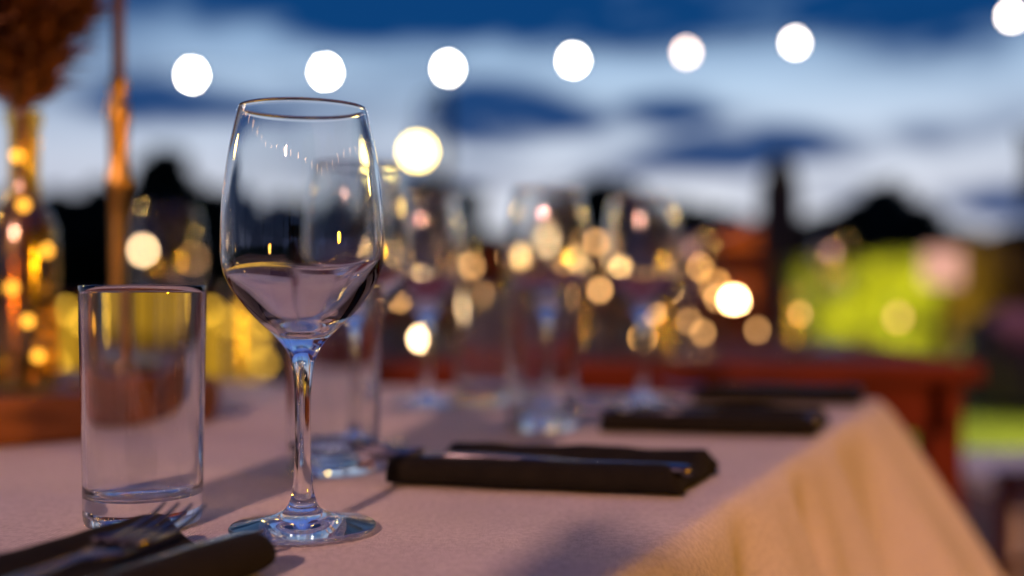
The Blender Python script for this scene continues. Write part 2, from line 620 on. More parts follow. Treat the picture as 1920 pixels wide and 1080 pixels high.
def on(px, Y, z=TZ):
    return ((px - 960) / F * Y, Y, z)
ZT = TZ + .0012
hero = wine_glass('sharp empty wine glass in the front', on(568, .583, ZT), 'clear_glass', 128)
# mouth-blown unevenness: the inside of the lower bowl is not perfectly level
n_in = 128
for v in hero.data.vertices:
    r_ = math.hypot(v.co.x, v.co.y)
    if .104 < v.co.z < .165 and r_ > .006:
        th_ = math.atan2(v.co.y, v.co.x)
        zz_ = v.co.z
        # only the inner wall: closer to the axis than the outer profile at this height
        ro = None
        for (r0, z0), (r1, z1) in zip(W_OUT, W_OUT[1:]):
            if z1 <= zz_ <= z0:
                ro = r0 + (r1 - r0) * (z0 - zz_) / max(1e-9, z0 - z1)
        if ro and r_ < ro - .0007:
            w_ = math.exp(-((zz_ - .137) / .011) ** 2)
            v.co.z += w_ * (.0021 * math.sin(th_ + .5) + .0009 * math.sin(3 * th_ + 1.2))
tumbler('sharp empty tumbler to the left of the front wine glass', on(269, .601, ZT), 'clear_glass', 112)
tumbler('blurred tumbler just behind the stem of the front wine glass', on(626, .765, ZT), 'clear_glass')
wine_glass('blurred wine glass directly behind the front wine glass', on(672, .86, ZT), 'soft_glass')
tumbler('blurred tumbler standing behind the nearest flat napkin at mid table', on(1018, .985, ZT), 'clear_glass')
wine_glass('blurred wine glass behind the mid-table tumbler', on(1027, 1.09, ZT), 'soft_glass')
wine_glass('blurred wine glass left of the farthest napkin', on(1205, 1.19, ZT), 'soft_glass')
wine_glass('blurred wine glass at the far edge, right of the front wine glass', on(800, 1.17, ZT), 'soft_glass')
tumbler('blurred tumbler at the far edge of the pale cloth', on(908, 1.21, ZT), 'soft_glass')
wine_glass('blurred wine glass between the candlestick and the front wine glass', on(315, 1.30, ZT), 'thin_glass')
tumbler('blurred tumbler at the far edge seen left of the front wine glass stem', on(470, 1.26, ZT), 'thin_glass')

# ------------------------------------------------------------------ napkins and cutlery
def bake(m4, pts):
    return [m4 @ Vector(p) for p in pts]
def napkin(label, loc, ang, L=.185, seed=0):
    t = thing('folded_napkin', label, 'napkin', loc, ang, 'dark napkins laid along the table')
    rnd = random.Random(seed)
    # flat folded stack
    nu, nv = 36, 24
    Wd = .088
    vs = []; fs = []
    def zt(u, v):
        z = .0070 + .0105 * math.exp(-((v - .078) / .016) ** 2)
        z += .0012 * noise.noise(Vector((u * 45 + seed * 9, v * 40, 1))) + .0030 * noise.noise(Vector((u * 14, v * 22, seed + 5)))
        k = min(1, min(u, L - u, Wd - v) / .007)
        return z * (.5 + .5 * math.sqrt(max(0, 1 - (1 - k) ** 2)))
    for j in range(nv + 1):
        for i in range(nu + 1):
            u = L * i / nu; v = .006 + (Wd - .006) * j / nv
            du = .0022 * noise.noise(Vector((v * 60, seed * 3.1, i // (nu // 2 + 1)))) if i in (0, nu) else 0
            dv = .0018 * noise.noise(Vector((u * 40, seed * 2.1, 4))) if j == nv else 0
            vs.append((u + du + .020 * (v / Wd) ** 1.3, v + dv, zt(u, v)))
    n1 = len(vs)
    idx = lambda i, j: j * (nu + 1) + i
    for j in range(nv):
        for i in range(nu):
            fs.append((idx(i, j), idx(i + 1, j), idx(i + 1, j + 1), idx(i, j + 1)))
    loop = [idx(i, 0) for i in range(nu)] + [idx(nu, j) for j in range(nv)] + [idx(nu - i, nv) for i in range(nu)] + [idx(0, nv - j) for j in range(nv)]
    prev = loop
    for f_ in (.75, .7, .45, .4, .0):       # folded layers show as notches along the edge
        cur = []
        for k in loop:
            p = vs[k]
            ins = .0016 if f_ in (.7, .4) else 0
            cx, cyv = L / 2, Wd / 2
            d = Vector((cx - p[0], cyv - p[1])).normalized() * ins
            cur.append(len(vs)); vs.append((p[0] + d.x, p[1] + d.y, max(.0006, p[2] * f_)))
        for k in range(len(loop)):
            l = (k + 1) % len(loop)
            fs.append((prev[l], prev[k], cur[k], cur[l]))
        prev = cur
    fs.append(tuple(reversed(prev)))
    mobj('folded_layers', vs, fs, 'napkin_cloth', t)
    # rolled front edge: a spiral of cloth
    vs = []; fs = []
    m = 46; nu2 = 40
    for i in range(nu2 + 1):
        u = L * i / nu2 - .002
        for k in range(m):
            a = 2 * math.pi * 1.75 * k / (m - 1)
            r = .0105 - .0042 * k / (m - 1)
            r *= 1 + .06 * noise.noise(Vector((u * 30, a * .4, seed + 2))) + .22 * noise.noise(Vector((u * 13, .3, seed * 5 + 2)))
            e_ = min(u + .002, L - .002 - u) / .010
            if e_ < 1: r *= .92 + .08 * math.sqrt(max(0, 1 - (1 - e_) ** 2))
            vs.append((u + .0022 * math.sin(a + seed) + .003 * math.cos(a) * (u / L * 2 - 1), .008 - math.sin(a) * r * 1.25, max(.0006, .0098 - math.cos(a) * r * .93)))
    for i in range(nu2):
        for k in range(m - 1):
            fs.append((i * m + k, (i + 1) * m + k, (i + 1) * m + k + 1, i * m + k + 1))
    r_ = mobj('rolled_edge', vs, fs, 'napkin_cloth', t)
    md = r_.modifiers.new('thick', 'SOLIDIFY'); md.thickness = .0011; md.offset = -1
    return t
def fork(label, loc, ang, tilt=0):
    t = thing('fork', label, 'fork', loc, ang, 'forks tucked into the napkins')
    t.rotation_euler = (0, tilt, ang)
    # local +x points to the tine tips, length .185
    L = .185
    mb = MB()
    sec = [(0, .0085, .0011), (.01, .0098, .0013), (.05, .0070, .0014), (.09, .0040, .0017), (.118, .0036, .0018), (.126, .0065, .0015), (.133, .0115, .0011), (.142, .0125, .0010)]
    vs = []; fs = []
    for k, (xx, w, th) in enumerate(sec):
        zc = .004 + (.0032 * math.sin(xx / L * math.pi * 1.1)) * (1 if xx < .12 else .7)
        for yy, s2 in ((-w, 0), (-w * .6, 1), (w * .6, 1), (w, 0), (w * .6, -1), (-w * .6, -1)):
            vs.append((xx, yy, zc + s2 * th))
    for k in range(len(sec) - 1):
        for q in range(6):
            r = (q + 1) % 6
            fs.append((k * 6 + q, k * 6 + r, (k + 1) * 6 + r, (k + 1) * 6 + q))
    fs += [tuple(reversed(range(6))), tuple(range((len(sec) - 1) * 6, len(sec) * 6))]
    mobj('handle', vs, fs, 'steel', t)
    for q in range(4):
        yy = -.0105 + q * .0070
        pts = [(.140, yy, .0077), (.152, yy * 1.02, .0060), (.166, yy * 1.03, .0062), (.178, yy * 1.03, .0085), (.188, yy * 1.03, .0125)]
        MB().tube(pts, [.0017, .0016, .0015, .0013, .0006], 8).build('tine', 'steel', t)
    return t
def knife(label, loc, ang):
    t = thing('table_knife', label, 'knife', loc, ang, 'knives tucked into the napkins')
    sec = [(0, .0040, .0036), (.006, .0060, .0042), (.05, .0058, .0042), (.09, .0046, .0036), (.1, .0048, .0028)]
    vs = []; fs = []
    n = 12
    for xx, w, th in sec:
        for q in range(n):
            a = 2 * math.pi * q / n
            vs.append((xx, math.cos(a) * w, .006 + math.sin(a) * th))
    for k in range(len(sec) - 1):
        for q in range(n):
            r = (q + 1) % n
            fs.append((k * n + q, k * n + r, (k + 1) * n + r, (k + 1) * n + q))
    fs += [tuple(reversed(range(n))), tuple(range((len(sec) - 1) * n, len(sec) * n))]
    mobj('handle', vs, fs, 'steel', t)
    bl = [(.098, .0048), (.13, .0085), (.17, .0100), (.20, .0085), (.212, .0)]
    vs = []
    for xx, w in bl:
        vs += [(xx, -.0050, .0066), (xx, -.0050 + w + .0005, .0063), (xx, -.0050, .0052)]
    fs = []
    for k in range(len(bl) - 1):
        for q in range(3):
            r = (q + 1) % 3
            fs.append((k * 3 + q, k * 3 + r, (k + 1) * 3 + r, (k + 1) * 3 + q))
    mobj('blade', vs, fs, 'steel', t, smooth=False)
    return t
def setting(nl, fl, kl, p0, p1, seed, flip=False, clean=False):
    p0 = Vector(p0); p1 = Vector(p1)
    d = p1 - p0
    ang = math.atan2(d.y, d.x)
    napkin(nl, (p0.x, p0.y, ZT), ang, d.length, seed)
    u = d.normalized(); v = Vector((-u.y, u.x))
    zc = ZT + .0068
    if flip:
        a = p0 + u * (d.length - .150) + v * .046
        a = a - u * .047 - v * .022
        fork(fl, (a.x, a.y, zc), ang + .10, -.05)
        b = p0 + u * (-.012) + v * .026
        knife(kl, (b.x, b.y, zc), ang)
    else:
        a = p0 + u * (.150) + v * .032
        fork(fl, (a.x, a.y, zc), ang + math.pi, -.02)
        b = p1 + u * .006 + v * .022
        knife(kl, (b.x, b.y, zc), ang + math.pi)
setting('dark folded napkin lying beside the front glass, its rolled edge towards us', 'fork in the napkin right of the front wine glass, tines poking out left', 'knife in the napkin right of the front wine glass, end poking out right',
        (-.078, .707), (.100, .668), 1)
setting('dark folded napkin between the mid-table tumbler and the hanging cloth edge', 'fork in the second flat napkin from the front', 'knife in the second flat napkin from the front', (.078, .955), (.252, .925), 2)
setting('dark folded napkin at the far right corner of the pale cloth', 'fork in the napkin at the far right cloth corner', 'knife in the napkin at the far right cloth corner', (.196, 1.185), (.365, 1.165), 3)
setting('dark folded napkin cut off at the bottom left corner, pointing away from us', 'blurred fork in the bottom left napkin, tines standing up before the sharp tumbler', 'knife in the bottom left napkin',
        (-.184, .333), (-.105, .497), 4, flip=True)

# ------------------------------------------------------------------ centrepiece at the left
SL = Vector((-.445, 1.03))
sl = thing('wood_slice', 'round slice of wood with bark rim under the bottle vase', 'wood slice', (SL.x, SL.y, ZT))
vs = []; fs = []
n = 64; RS = .158; TH = .036
for zz, k in ((0.0, .97), (.0, .99), (TH, .985), (TH, .97)):
    for i in range(n):
        a = 2 * math.pi * i / n
        r = RS * k * (1 + .035 * math.sin(3 * a + .6) + .015 * math.sin(7 * a))
        vs.append((r * math.cos(a), r * math.sin(a), zz))
for k in range(3):
    for i in range(n):
        j = (i + 1) % n
        fs.append((k * n + i, k * n + j, (k + 1) * n + j, (k + 1) * n + i))
fs += [tuple(reversed(range(n))), tuple(range(3 * n, 4 * n))]
mobj('disc', vs, fs, 'slice_wood', sl, smooth=False)
vs = []; fs = []
for i in range(n * 2):
    a = math.pi * i / n
    rr = RS * (1 + .035 * math.sin(3 * a + .6) + .015 * math.sin(7 * a))
    for k, zz in enumerate((.0005, .010, .022, .030, TH + .001)):
        r = rr * .992 + .004 * (1 if 0 < k < 4 else .3) + .003 * noise.noise(Vector((a * 8, k * 1.7, 2)))
        vs.append((r * math.cos(a), r * math.sin(a), zz))
for i in range(n * 2):
    j = (i + 1) % (2 * n)
    for k in range(4):
        fs.append((i * 5 + k, j * 5 + k, j * 5 + k + 1, i * 5 + k + 1))
mobj('bark', vs, fs, 'slice_wood', sl)
ZS = ZT + TH + .0015
# bottle vase
bp_ = P(45, 600, .99)
bot_prof = [(0, .006), (.026, .005), (.0275, .010), (.0275, .118), (.0262, .136), (.0200, .154), (.0125, .166), (.0108, .180), (.0108, .240), (.0120, .244), (.0150, .244), (.0160, .240), (.0158, .232), (.0134, .229), (.0132, .182),
            (.0150, .168), (.0226, .155), (.0288, .137), (.0300, .120), (.0300, .006), (.0280, .001), (.012, .0), (0, .003)]
bot = MB().lathe(list(reversed(bot_prof)), 56).build('bottle_vase', 'amber_glass')
bot.location = (bp_.x, .99, ZS)
tag(bot, 'amber glass bottle used as a vase on the wood slice', 'bottle')
# a coiled wire of fairy lights, added to give the bottle its yellow glow
fy = thing('fairy_lights', 'wire of tiny yellow fairy lights inside the bottle vase', 'fairy lights', (bp_.x, .99, ZS))
emat('fairy_glow', (1, .62, .20), 5)
fp = []
for k in range(60):
    q = k / 59
    zz = .012 + q * .215
    rr = .019 if zz < .13 else (.019 - (zz - .13) / .03 * .0125 if zz < .16 else .0065)
    fp.append(Vector((rr * math.cos(q * 26), rr * math.sin(q * 26), zz)))
MB().tube(fp, .0006, 5).build('wire', 'brass', fy)
for k in (3, 12, 20, 29, 40, 52):
    MB().ball(fp[k] + Vector((0, 0, .002)), .0050, 8, 6).build('bulb', 'fairy_glow', fy)
# dried pampas bouquet
bq = thing('dried_bouquet', 'brown dried pampas bouquet standing in the amber bottle', 'dried flowers', (bp_.x, .99, ZS + .02))
rnd = random.Random(3)
for k in range(28):
    a = rnd.uniform(0, 2 * math.pi)
    lean = rnd.uniform(.02, .26)
    top = Vector((math.cos(a) * lean * .42 - .012, math.sin(a) * lean * .42, rnd.uniform(.275, .42)))
    mid = Vector((top.x * .05, top.y * .05, .222))
    pts = [Vector((0, 0, .003)), mid] + [mid.lerp(top, t) for t in (.4, .7, 1)]
    st = MB().tube(pts, [.0012, .0012, .0011, .001, .0008], 5).build('stalk', 'stalk', bq)
    # the plume: hundreds of fine barbs round the end of the stalk
    d = (top - mid).normalized()
    pv = []; pf = []
    ln = rnd.uniform(.15, .21)
    for q in range(460):
        t = rnd.random()
        c = top + d * (t * ln - ln * .35)
        out = Vector((rnd.gauss(0, 1), rnd.gauss(0, 1), rnd.gauss(0, 1)))
        out = (out - d * out.dot(d)).normalized()
        wd = .040 * math.sin(math.pi * min(1, .12 + t * .9)) + .006
        tip = c + out * wd * rnd.uniform(.5, 1.1) + d * rnd.uniform(.012, .045) + Vector((0, 0, -.010 * rnd.random()))
        side = d.cross(out) * .0032
        mdp = c.lerp(tip, .5) + out * .003
        b0 = len(pv)
        pv += [c - side * .5, c + side * .5, mdp - side, mdp + side, tip]
        pf += [(b0, b0 + 1, b0 + 3, b0 + 2), (b0 + 2, b0 + 3, b0 + 4)]
    mobj('plume', pv, pf, 'plume', bq)
# brass candlestick with taper candle
cp = P(222, 600, 1.02)
cs = thing('candlestick', 'tall brass candlestick with cupped socket beside the bottle vase', 'candlestick', (cp.x, 1.02, ZS))
CS = cs.location
zof = lambda py: EYE + (HOR - py) / F * 1.02 - ZS
MB().lathe(list(reversed([(0, .010), (.006, .010), (.012, .008), (.030, .006), (.042, .003), (.044, .0), (0, 0)])), 40).build('foot', 'brass', cs)
st = [(0, .0), (.0062, .008), (.0085, .016), (.0075, .03), (.0066, zof(520)), (.0072, zof(420)), (.0082, zof(362)), (.0112, zof(352)), (.0118, zof(340)), (.0096, zof(328)), (.0088, zof(300)), (.0095, zof(240)), (.0112, zof(215)), (.0104, zof(205)), (.0080, zof(190)), (.0075, zof(165)), (.0092, zof(150)), (.0085, zof(148)), (.0060, zof(156)), (0, zof(156))]
MB().lathe(list(reversed(st)), 32).build('stem', 'brass', cs)
cd = thing('taper_candle', 'slim brown taper candle in the brass candlestick', 'candle', (cp.x, 1.02, ZS + zof(156) + .0005))
MB().lathe(list(reversed([(0, 0), (.0055, 0), (.0058, .002), (.0052, .12), (.0040, .168), (.0020, .172), (0, .173)])), 24).build('wax', 'candle_wax', cd)
MB().tube([(0, 0, .172), (.0005, 0, .178), (.0015, 0, .184)], .0006, 6).build('wick', 'wick', cd)

# ------------------------------------------------------------------ second table and chairs
def wooden_table(label, x0, x1, y0, y1):
    t = thing('wooden_table', label, 'table', ((x0 + x1) / 2, (y0 + y1) / 2, .05))
    hx, hy = (x1 - x0) / 2, (y1 - y0) / 2
    nb = 5
    w = 2 * hy / nb
    for k in range(nb):
        MB().box(-hx, hx, -hy + k * w + .002, -hy + (k + 1) * w - .002, .668, .70, .003).build('tabletop_board', 'red_wood', t, smooth=False)
    MB().box(-hx + .05, hx - .05, -hy + .04, -hy + .062, .58, .667).build('apron', 'red_wood', t, smooth=False)
    MB().box(-hx + .05, hx - .05, hy - .062, hy - .04, .58, .667).build('apron', 'red_wood', t, smooth=False)
    for sx in (-1, 1):
        for sy in (-1, 1):
            MB().box(sx * (hx - .05) - .03, sx * (hx - .05) + .03, sy * (hy - .07) - .03, sy * (hy - .07) + .03, 0, .666, .004).build('leg', 'red_wood', t, smooth=False)
    return t
wooden_table('bare red-brown wooden table behind the pale cloth', -.35, .765, 1.80, 2.50)
chair_no = [0]
def chair(label, loc, rz, cushion=None, H=.92, wd=.42, matn='chair_wood', group='wooden chairs round the tables'):
    t = thing('wooden_chair', label, 'chair', loc, rz, group)
    h = wd / 2
    # local: sitter faces -y, backrest at +y
    MB().box(-h, h, -.21, .20, .40, .425, .006).build('seat', matn, t, smooth=False)
    for sx in (-1, 1):
        MB().tube([(sx * (h - .02), -.19, 0), (sx * (h - .02), -.185, .40)], [.014, .018], 8).build('leg', matn, t)
        MB().tube([(sx * (h - .02), .20, 0), (sx * (h - .02), .19, .40), (sx * (h - .018), .205, .6), (sx * (h - .015), .25, H)], [.014, .018, .017, .013], 8).build('back_post', matn, t)
        MB().tube([(sx * (h - .02), -.188, .22), (sx * (h - .02), .195, .22)], .009, 6).build('stretcher', matn, t)
    for zz, hh in ((H - .075, .07), (H - .20, .045)):
        vs = []; fs = []
        m = 10
        for i in range(m + 1):
            u = -1 + 2 * i / m
            xx = u * (h - .02); yb = .205 + (zz - .6) * .14 + .028 * (1 - u * u)
            for dz, dy in ((0, -.008), (0, .008), (hh, .010), (hh, -.006)):
                vs.append((xx, yb + dy, zz + dz + (.012 * (1 - u * u) if dz else 0)))
        for i in range(m):
            for q in range(4):
                r = (q + 1) % 4
                fs.append((i * 4 + q, (i + 1) * 4 + q, (i + 1) * 4 + r, i * 4 + r))
        fs += [(0, 1, 2, 3), (m * 4 + 3, m * 4 + 2, m * 4 + 1, m * 4)]
        mobj('back_rail', vs, fs, matn, t, smooth=False)
    for k in range(4):
        xx = (-1.5 + k) * wd * .19
        MB().tube([(xx, .20, .425), (xx, .235 , H - .17)], .008, 6).build('spindle', matn, t)
    if cushion:
        MB().box(-h + .02, h - .02, -.19, .17, .426, .466, .018).build('cushion', cushion, t)
    return t
DZ = .05
chair('wooden chair with red cushion on the far side of the wooden table, left end', (-.36, 2.72, DZ), 0, 'red_fabric')
chair('wooden chair on the far side of the wooden table, middle', (.06, 2.76, DZ), .06)
chair('wooden chair on the far side of the wooden table, right end', (.485, 2.80, DZ), -.05)
chair('wooden chair at the right end of the wooden table', (1.28, 2.25, DZ), -1.4)
vc = chair('high-backed wooden chair at the near end of the pale cloth', (.065, -.02, DZ), math.pi - .38, H=1.10)  # unseen chair by the camera, added to cast a shadow on the cloth
MB().box(-.17, .17, .222, .238, .47, .88, .006).build('back_panel', 'dark_fabric', vc)  # added panel that makes the chair's shadow solid

# ------------------------------------------------------------------ festoon lights
def bulb_mesh():
    mb = MB()
    mb.lathe(list(reversed([(0, -.034), (.010, -.0325), (.019, -.027), (.0245, -.017), (.0258, -.006), (.0235, .006), (.0175, .018), (.0125, .032), (0, .032)])), 10)
    return mb
bm_ = bulb_mesh()
def sock():
    return MB().lathe(list(reversed([(0, .031), (.0145, .031), (.016, .036), (.016, .062), (.010, .070), (0, .070)])), 10)
SK = sock()
def festoon(label, pts, mats, drop=.07, start=None, end=None, scale=1.0):
    t = thing('string_lights', label, 'string lights', (0, 0, 0), 0, 'festoon strings hung over the terrace')
    line = ([start] if start else []) + [Vector(p) + Vector((0, 0, drop)) for p in pts] + ([end] if end else [])
    fine = []
    for a, b in zip(line, line[1:]):
        for k in range(6):
            q = k / 6
            p = Vector(a).lerp(Vector(b), q); p.z -= .035 * math.sin(math.pi * q); fine.append(p)
    fine.append(Vector(line[-1]))
    MB().tube(fine, .004, 6).build('cord', 'rubber', t)
    me = {}
    for p, mt in zip(pts, mats):
        if mt is None: continue
        if mt not in me:
            o = bm_.build('bulb', mt, t); me[mt] = o
        else:
            o = me[mt].copy(); COL.objects.link(o); o.parent = t
        o.location = p
        s = SK.build('socket', 'rubber', o) if 'sk' not in me else None
        if s: me['sk'] = s
        else:
            s = me['sk'].copy(); COL.objects.link(s); s.parent = o
    return t
pix = [(360, 140, 6.7), (610, 134, 6.9), (840, 128, 7.2), (1075, 113, 7.5), (1287, 98, 7.8), (1491, 80, 8.1), (1693, 56, 8.4), (1896, 30, 8.7)]
pts = [P(*q) for q in pix]
mats = ['bulb_white'] * 4 + ['bulb_peach', 'bulb_cream', None, 'bulb_cream']
endR = P(2110, 0, 9.0); startL = P(60, 138, 6.5)
festoon('row of lit bulbs hanging across the evening sky', pts, mats, .07, startL, endR)
def post(label, p, h, r=.03, base=.004):
    t = thing('wooden_post', label, 'post', (p[0], p[1], base), 0, 'posts holding the light strings')
    MB().lathe(list(reversed([(0, 0), (r * 1.1, 0), (r, .3), (r * .9, h - .02), (r * .6, h), (0, h)])), 14).build('shaft', 'chair_wood', t)
    MB().tube([(0, 0, h - .06), (0, -.05, h - .05), (0, -.05, h - .02)], .006, 6).build('hook', 'black_metal', t)
    return t
post('post holding the light string beyond the right edge of the picture', endR, endR.z + .05)
startL2 = P(-250, 135, 6.3)
# further strings behind and beside the camera, over the same terrace
for lab, a, b, nbl, mt in (('light string over the terrace behind the viewer', (-3.0, -2.4, 2.75), (3.2, -3.2, 2.7), 9, 'bulb_warm'),
                       ('light string over the terrace along the left of the viewer', (-3.1, -2.2, 2.7), (-3.4, 4.6, 2.6), 10, 'bulb_warm'),
                       ('light string over the terrace along the right of the viewer', (3.3, -3.0, 2.7), (3.9, 5.0, 2.65), 10, 'bulb_warm')):
    a = Vector(a); b = Vector(b)
    pp = []
    for k in range(nbl):
        q = (k + .5) / nbl
        p = a.lerp(b, q); p.z -= .35 * math.sin(math.pi * q); pp.append(p)
    festoon(lab, pp, [mt] * nbl, .07, a, b)
for lab, q in (('post of the light strings behind the viewer on the left', (-3.05, -2.35)), ('post of the light strings behind the viewer on the right', (3.25, -3.1)),
               ('post of the light strings left of the bar counter', (-3.4, 4.65)), ('post of the light strings right of the tables', (3.9, 5.05))):
    post(lab, q, 2.85, base=.05 if abs(q[0]) < 3.2 and -4.2 < q[1] < 5.2 else .004)

# ------------------------------------------------------------------ lamps that light the terrace
def floodlight(label, loc, target, col, power, radius=.10, spot=100):
    loc = Vector(loc); target = Vector(target)
    t = thing('floodlight', label, 'floodlight', (loc.x, loc.y, .004 if abs(loc.x) > 3.2 or loc.y < -4.2 else .05), 0, 'floodlights on poles round the terrace')
    b = t.location
    h = loc.z - b.z
    MB().lathe(list(reversed([(0, 0), (.16, 0), (.16, .02), (.03, .035), (.025, h - .14), (0, h - .14)])), 16).build('pole', 'black_metal', t)
    d = (target - loc).normalized()
    q = d.to_track_quat('-Z', 'Y').to_euler()
    hd = MB().lathe(list(reversed([(radius * 1.02, -.035), (radius * 1.12, -.035), (radius * 1.12, .05), (radius * .6, .12), (0, .125), (0, .06), (radius * 1.02, .03)])), 24).build('housing', 'black_metal', t)
    hd.location = (0, 0, h); hd.rotation_euler = q
    ln = MB().lathe([(0, -.006), (radius, -.004), (radius, .0), (0, .0)], 24).build('lens', 'lens_warm', hd)
    L = bpy.data.lights.new('floodlight_lamp', 'SPOT')
    L.color = col; L.energy = power; L.shadow_soft_size = radius
    L.spot_size = R(spot); L.spot_blend = .5
    lo = bpy.data.objects.new('floodlight_lamp', L)
    lo.location = Vector((0, 0, h)) + d * .05
    lo.rotation_euler = q
    link(lo, t)
    return t
floodlight('floodlight on a pole behind the viewer to the left', (-1.22, -3.3, 2.75), (-.05, 1.0, .75), (1, .50, .40), 930, .075, 52)
floodlight('amber floodlight on a pole behind the viewer to the right', (3.1, -1.2, 1.12), (.35, .8, .5), (1, .40, .0), 400, .10, 60)

# globe lamp on its post
gp = P(783, 284, 9.0)
lp = thing('street_lamp', 'lamp post with glowing yellow globe above the dark trees', 'street lamp', (gp.x + .22, 9.0, .004))
hh = P(0, 175, 9.0).z
MB().lathe(list(reversed([(0, 0), (.09, 0), (.08, .25), (.045, .35), (.04, hh), (.02, hh + .05), (0, hh + .05)])), 16).build('pole', 'black_metal', lp)
MB().tube([(0, 0, gp.z + .42), (-.1, 0, gp.z + .47), (-.2, 0, gp.z + .40), (-.22, 0, gp.z + .15)], .016, 8).build('bracket', 'black_metal', lp)
gl = MB().ball((-.22, 0, gp.z - .004), .075, 20, 14).build('globe', 'globe_glow', lp)
MB().lathe(list(reversed([(0, .068), (.04, .068), (.05, .10), (.03, .15), (0, .16)])), 14, (-.22, 0, gp.z)).build('cap', 'black_metal', lp)

# two unseen globe lamps added beside the terrace for glints on the glasses
emat('side_globe', (1, .60, .14), 210)
for lab, (sx_, sy_, sz_) in (('globe lamp on a post left of the terrace', (-3.45, 2.3, 1.95)), ('globe lamp on a post right of the terrace', (3.6, 3.1, 1.85))):
    t = thing('street_lamp', lab, 'street lamp', (sx_, sy_, .004))
    MB().lathe(list(reversed([(0, 0), (.09, 0), (.08, .2), (.035, .3), (.03, sz_ - .13), (.06, sz_ - .11), (0, sz_ - .10)])), 14).build('pole', 'black_metal', t)
    MB().ball((0, 0, sz_), .10, 12, 8).build('globe', 'side_globe', t)

# small candle lanterns and far lamps that turn into discs of light
def lantern(label, px, py, Y, mat, r=.022, stand=None, zbase=None):
    if zbase is not None: r = .008
    p = P(px, py, Y)
    zb = zbase if zbase is not None else (.05 if abs(p.x) < 3.3 and p.y < 5.2 else .004)
    t = thing('candle_lantern', label, 'lantern', (p.x, p.y, zb), 0, 'small lanterns glowing round the terrace')
    h = p.z - zb
    if h > .16:
        MB().tube([(0, 0, 0), (0, 0, h - .075)], [.02, .012], 8).build('stand', 'black_metal', t)
        b = h - .075
    else:
        b = max(0.0, h - .06)
    MB().box(-.045, .045, -.045, .045, b, b + .012).build('base', 'black_metal', t, smooth=False)
    for sx in (-1, 1):
        for sy in (-1, 1):
            MB().tube([(sx * .041, sy * .041, b + .012), (sx * .041, sy * .041, b + .15)], .003, 5).build('corner_bar', 'black_metal', t)
    MB().add([(-.05, -.05, b + .15), (.05, -.05, b + .15), (.05, .05, b + .15), (-.05, .05, b + .15), (0, 0, b + .19)], [(0, 1, 4), (1, 2, 4), (2, 3, 4), (3, 0, 4), (3, 2, 1, 0)]).build('roof', 'black_metal', t, smooth=False)
    MB().lathe(list(reversed([(0, -r * 1.1), (r * .8, -r * .7), (r, 0), (r * .6, r * .9), (0, r * 1.5)])), 12, (0, 0, max(h, b + .012 + r * 1.1))).build('flame', mat, t)
    return t
emat('flame_bright', (1, .60, .25), 120)
emat('flame_pale', (1, .66, .34), 40)
emat('flame_dim', (1, .48, .12), 14)
emat('flame_faint', (1, .50, .18), 5)
ZW = .7505
FARL = [(1376, 566, 5.6, 'flame_bright', None), (1340, 535, 7.0, 'flame_dim', None), (788, 645, 2.15, 'flame_pale', ZW), (1206, 490, 6.2, 'flame_dim', None),
        (782, 483, 7.2, 'flame_dim', None), (1098, 600, 5.0, 'flame_faint', None), (1256, 603, 5.2, 'flame_faint', None), (1684, 596, 6.0, 'flame_faint', None),
        (1025, 452, 8.0, 'flame_pale', None), (1205, 634, 2.2, 'flame_dim', ZW), (1540, 680, 4.4, 'flame_faint', None), (268, 470, 7.0, 'flame_pale', None), (363, 486, 7.5, 'flame_faint', None)]  # those on the wooden table and the last two stand in for glass glints
LL = ['brightest orange lantern, right of the middle beyond the tables', 'dim lantern just above and left of the brightest orange one', 'small lantern standing on the left end of the wooden table', 'amber lantern on a stand straight above the far wine glasses',
      'amber lantern on a stand just right of the front wine glass bowl', 'faint lantern on a stand right of the mid-table wine glass', 'faint lantern on a stand left of the brightest orange one', 'faint lantern in front of the lit hedge',
      'pale lantern high on a stand behind the mid-table wine glass', 'small lantern on the wooden table behind the far wine glass', 'faint orange lantern low in front of the parasol', 'pale lantern on a stand behind the candlestick, right side', 'faint lantern on a stand left of the front wine glass bowl']
for (a, b, c, d, e), lab in zip(FARL, LL):
    lantern(lab, a, b, c, d, zbase=e)

# small candle holders added so their flames stand in for glints on the glasses
for nm, L_ in (('a', 60), ('b', 28), ('c', 12), ('d', 8)):
    emat('candle_' + nm, (1, .58, .22) if nm in 'ab' else (1, .50, .17), L_)
CL = [(1097, 486, 2.15, 'b'), (1067, 507, 1.95, 'c'), (1256, 542, 2.05, 'b'), (1262, 498, 2.3, 'c'), (836, 552, 2.0, 'd'), (872, 535, 2.3, 'd'), (742, 472, 2.2, 'b'), (764, 527, 1.95, 'a'), (1318, 625, 2.05, 'd'), (1176, 560, 2.25, 'd'),
      (1150, 508, 2.0, 'a'), (957, 482, 2.1, 'a'), (930, 560, 1.92, 'd'), (1500, 590, 2.1, 'd'), (1420, 620, 2.2, 'd'), (1225, 588, 1.9, 'c'), (800, 590, 2.35, 'd'), (1030, 600, 2.35, 'c'), (1345, 560, 2.35, 'c'),
      (885, 500, 2.1, 'c'), (1118, 455, 2.2, 'c'), (1125, 545, 1.95, 'c'), (1312, 503, 2.2, 'c'), (905, 602, 2.2, 'd'), (1292, 604, 2.1, 'c'), (750, 562, 2.1, 'c'), (982, 556, 2.0, 'c')]
CL.sort(key=lambda q: (q[0] - 960) * 1.0)
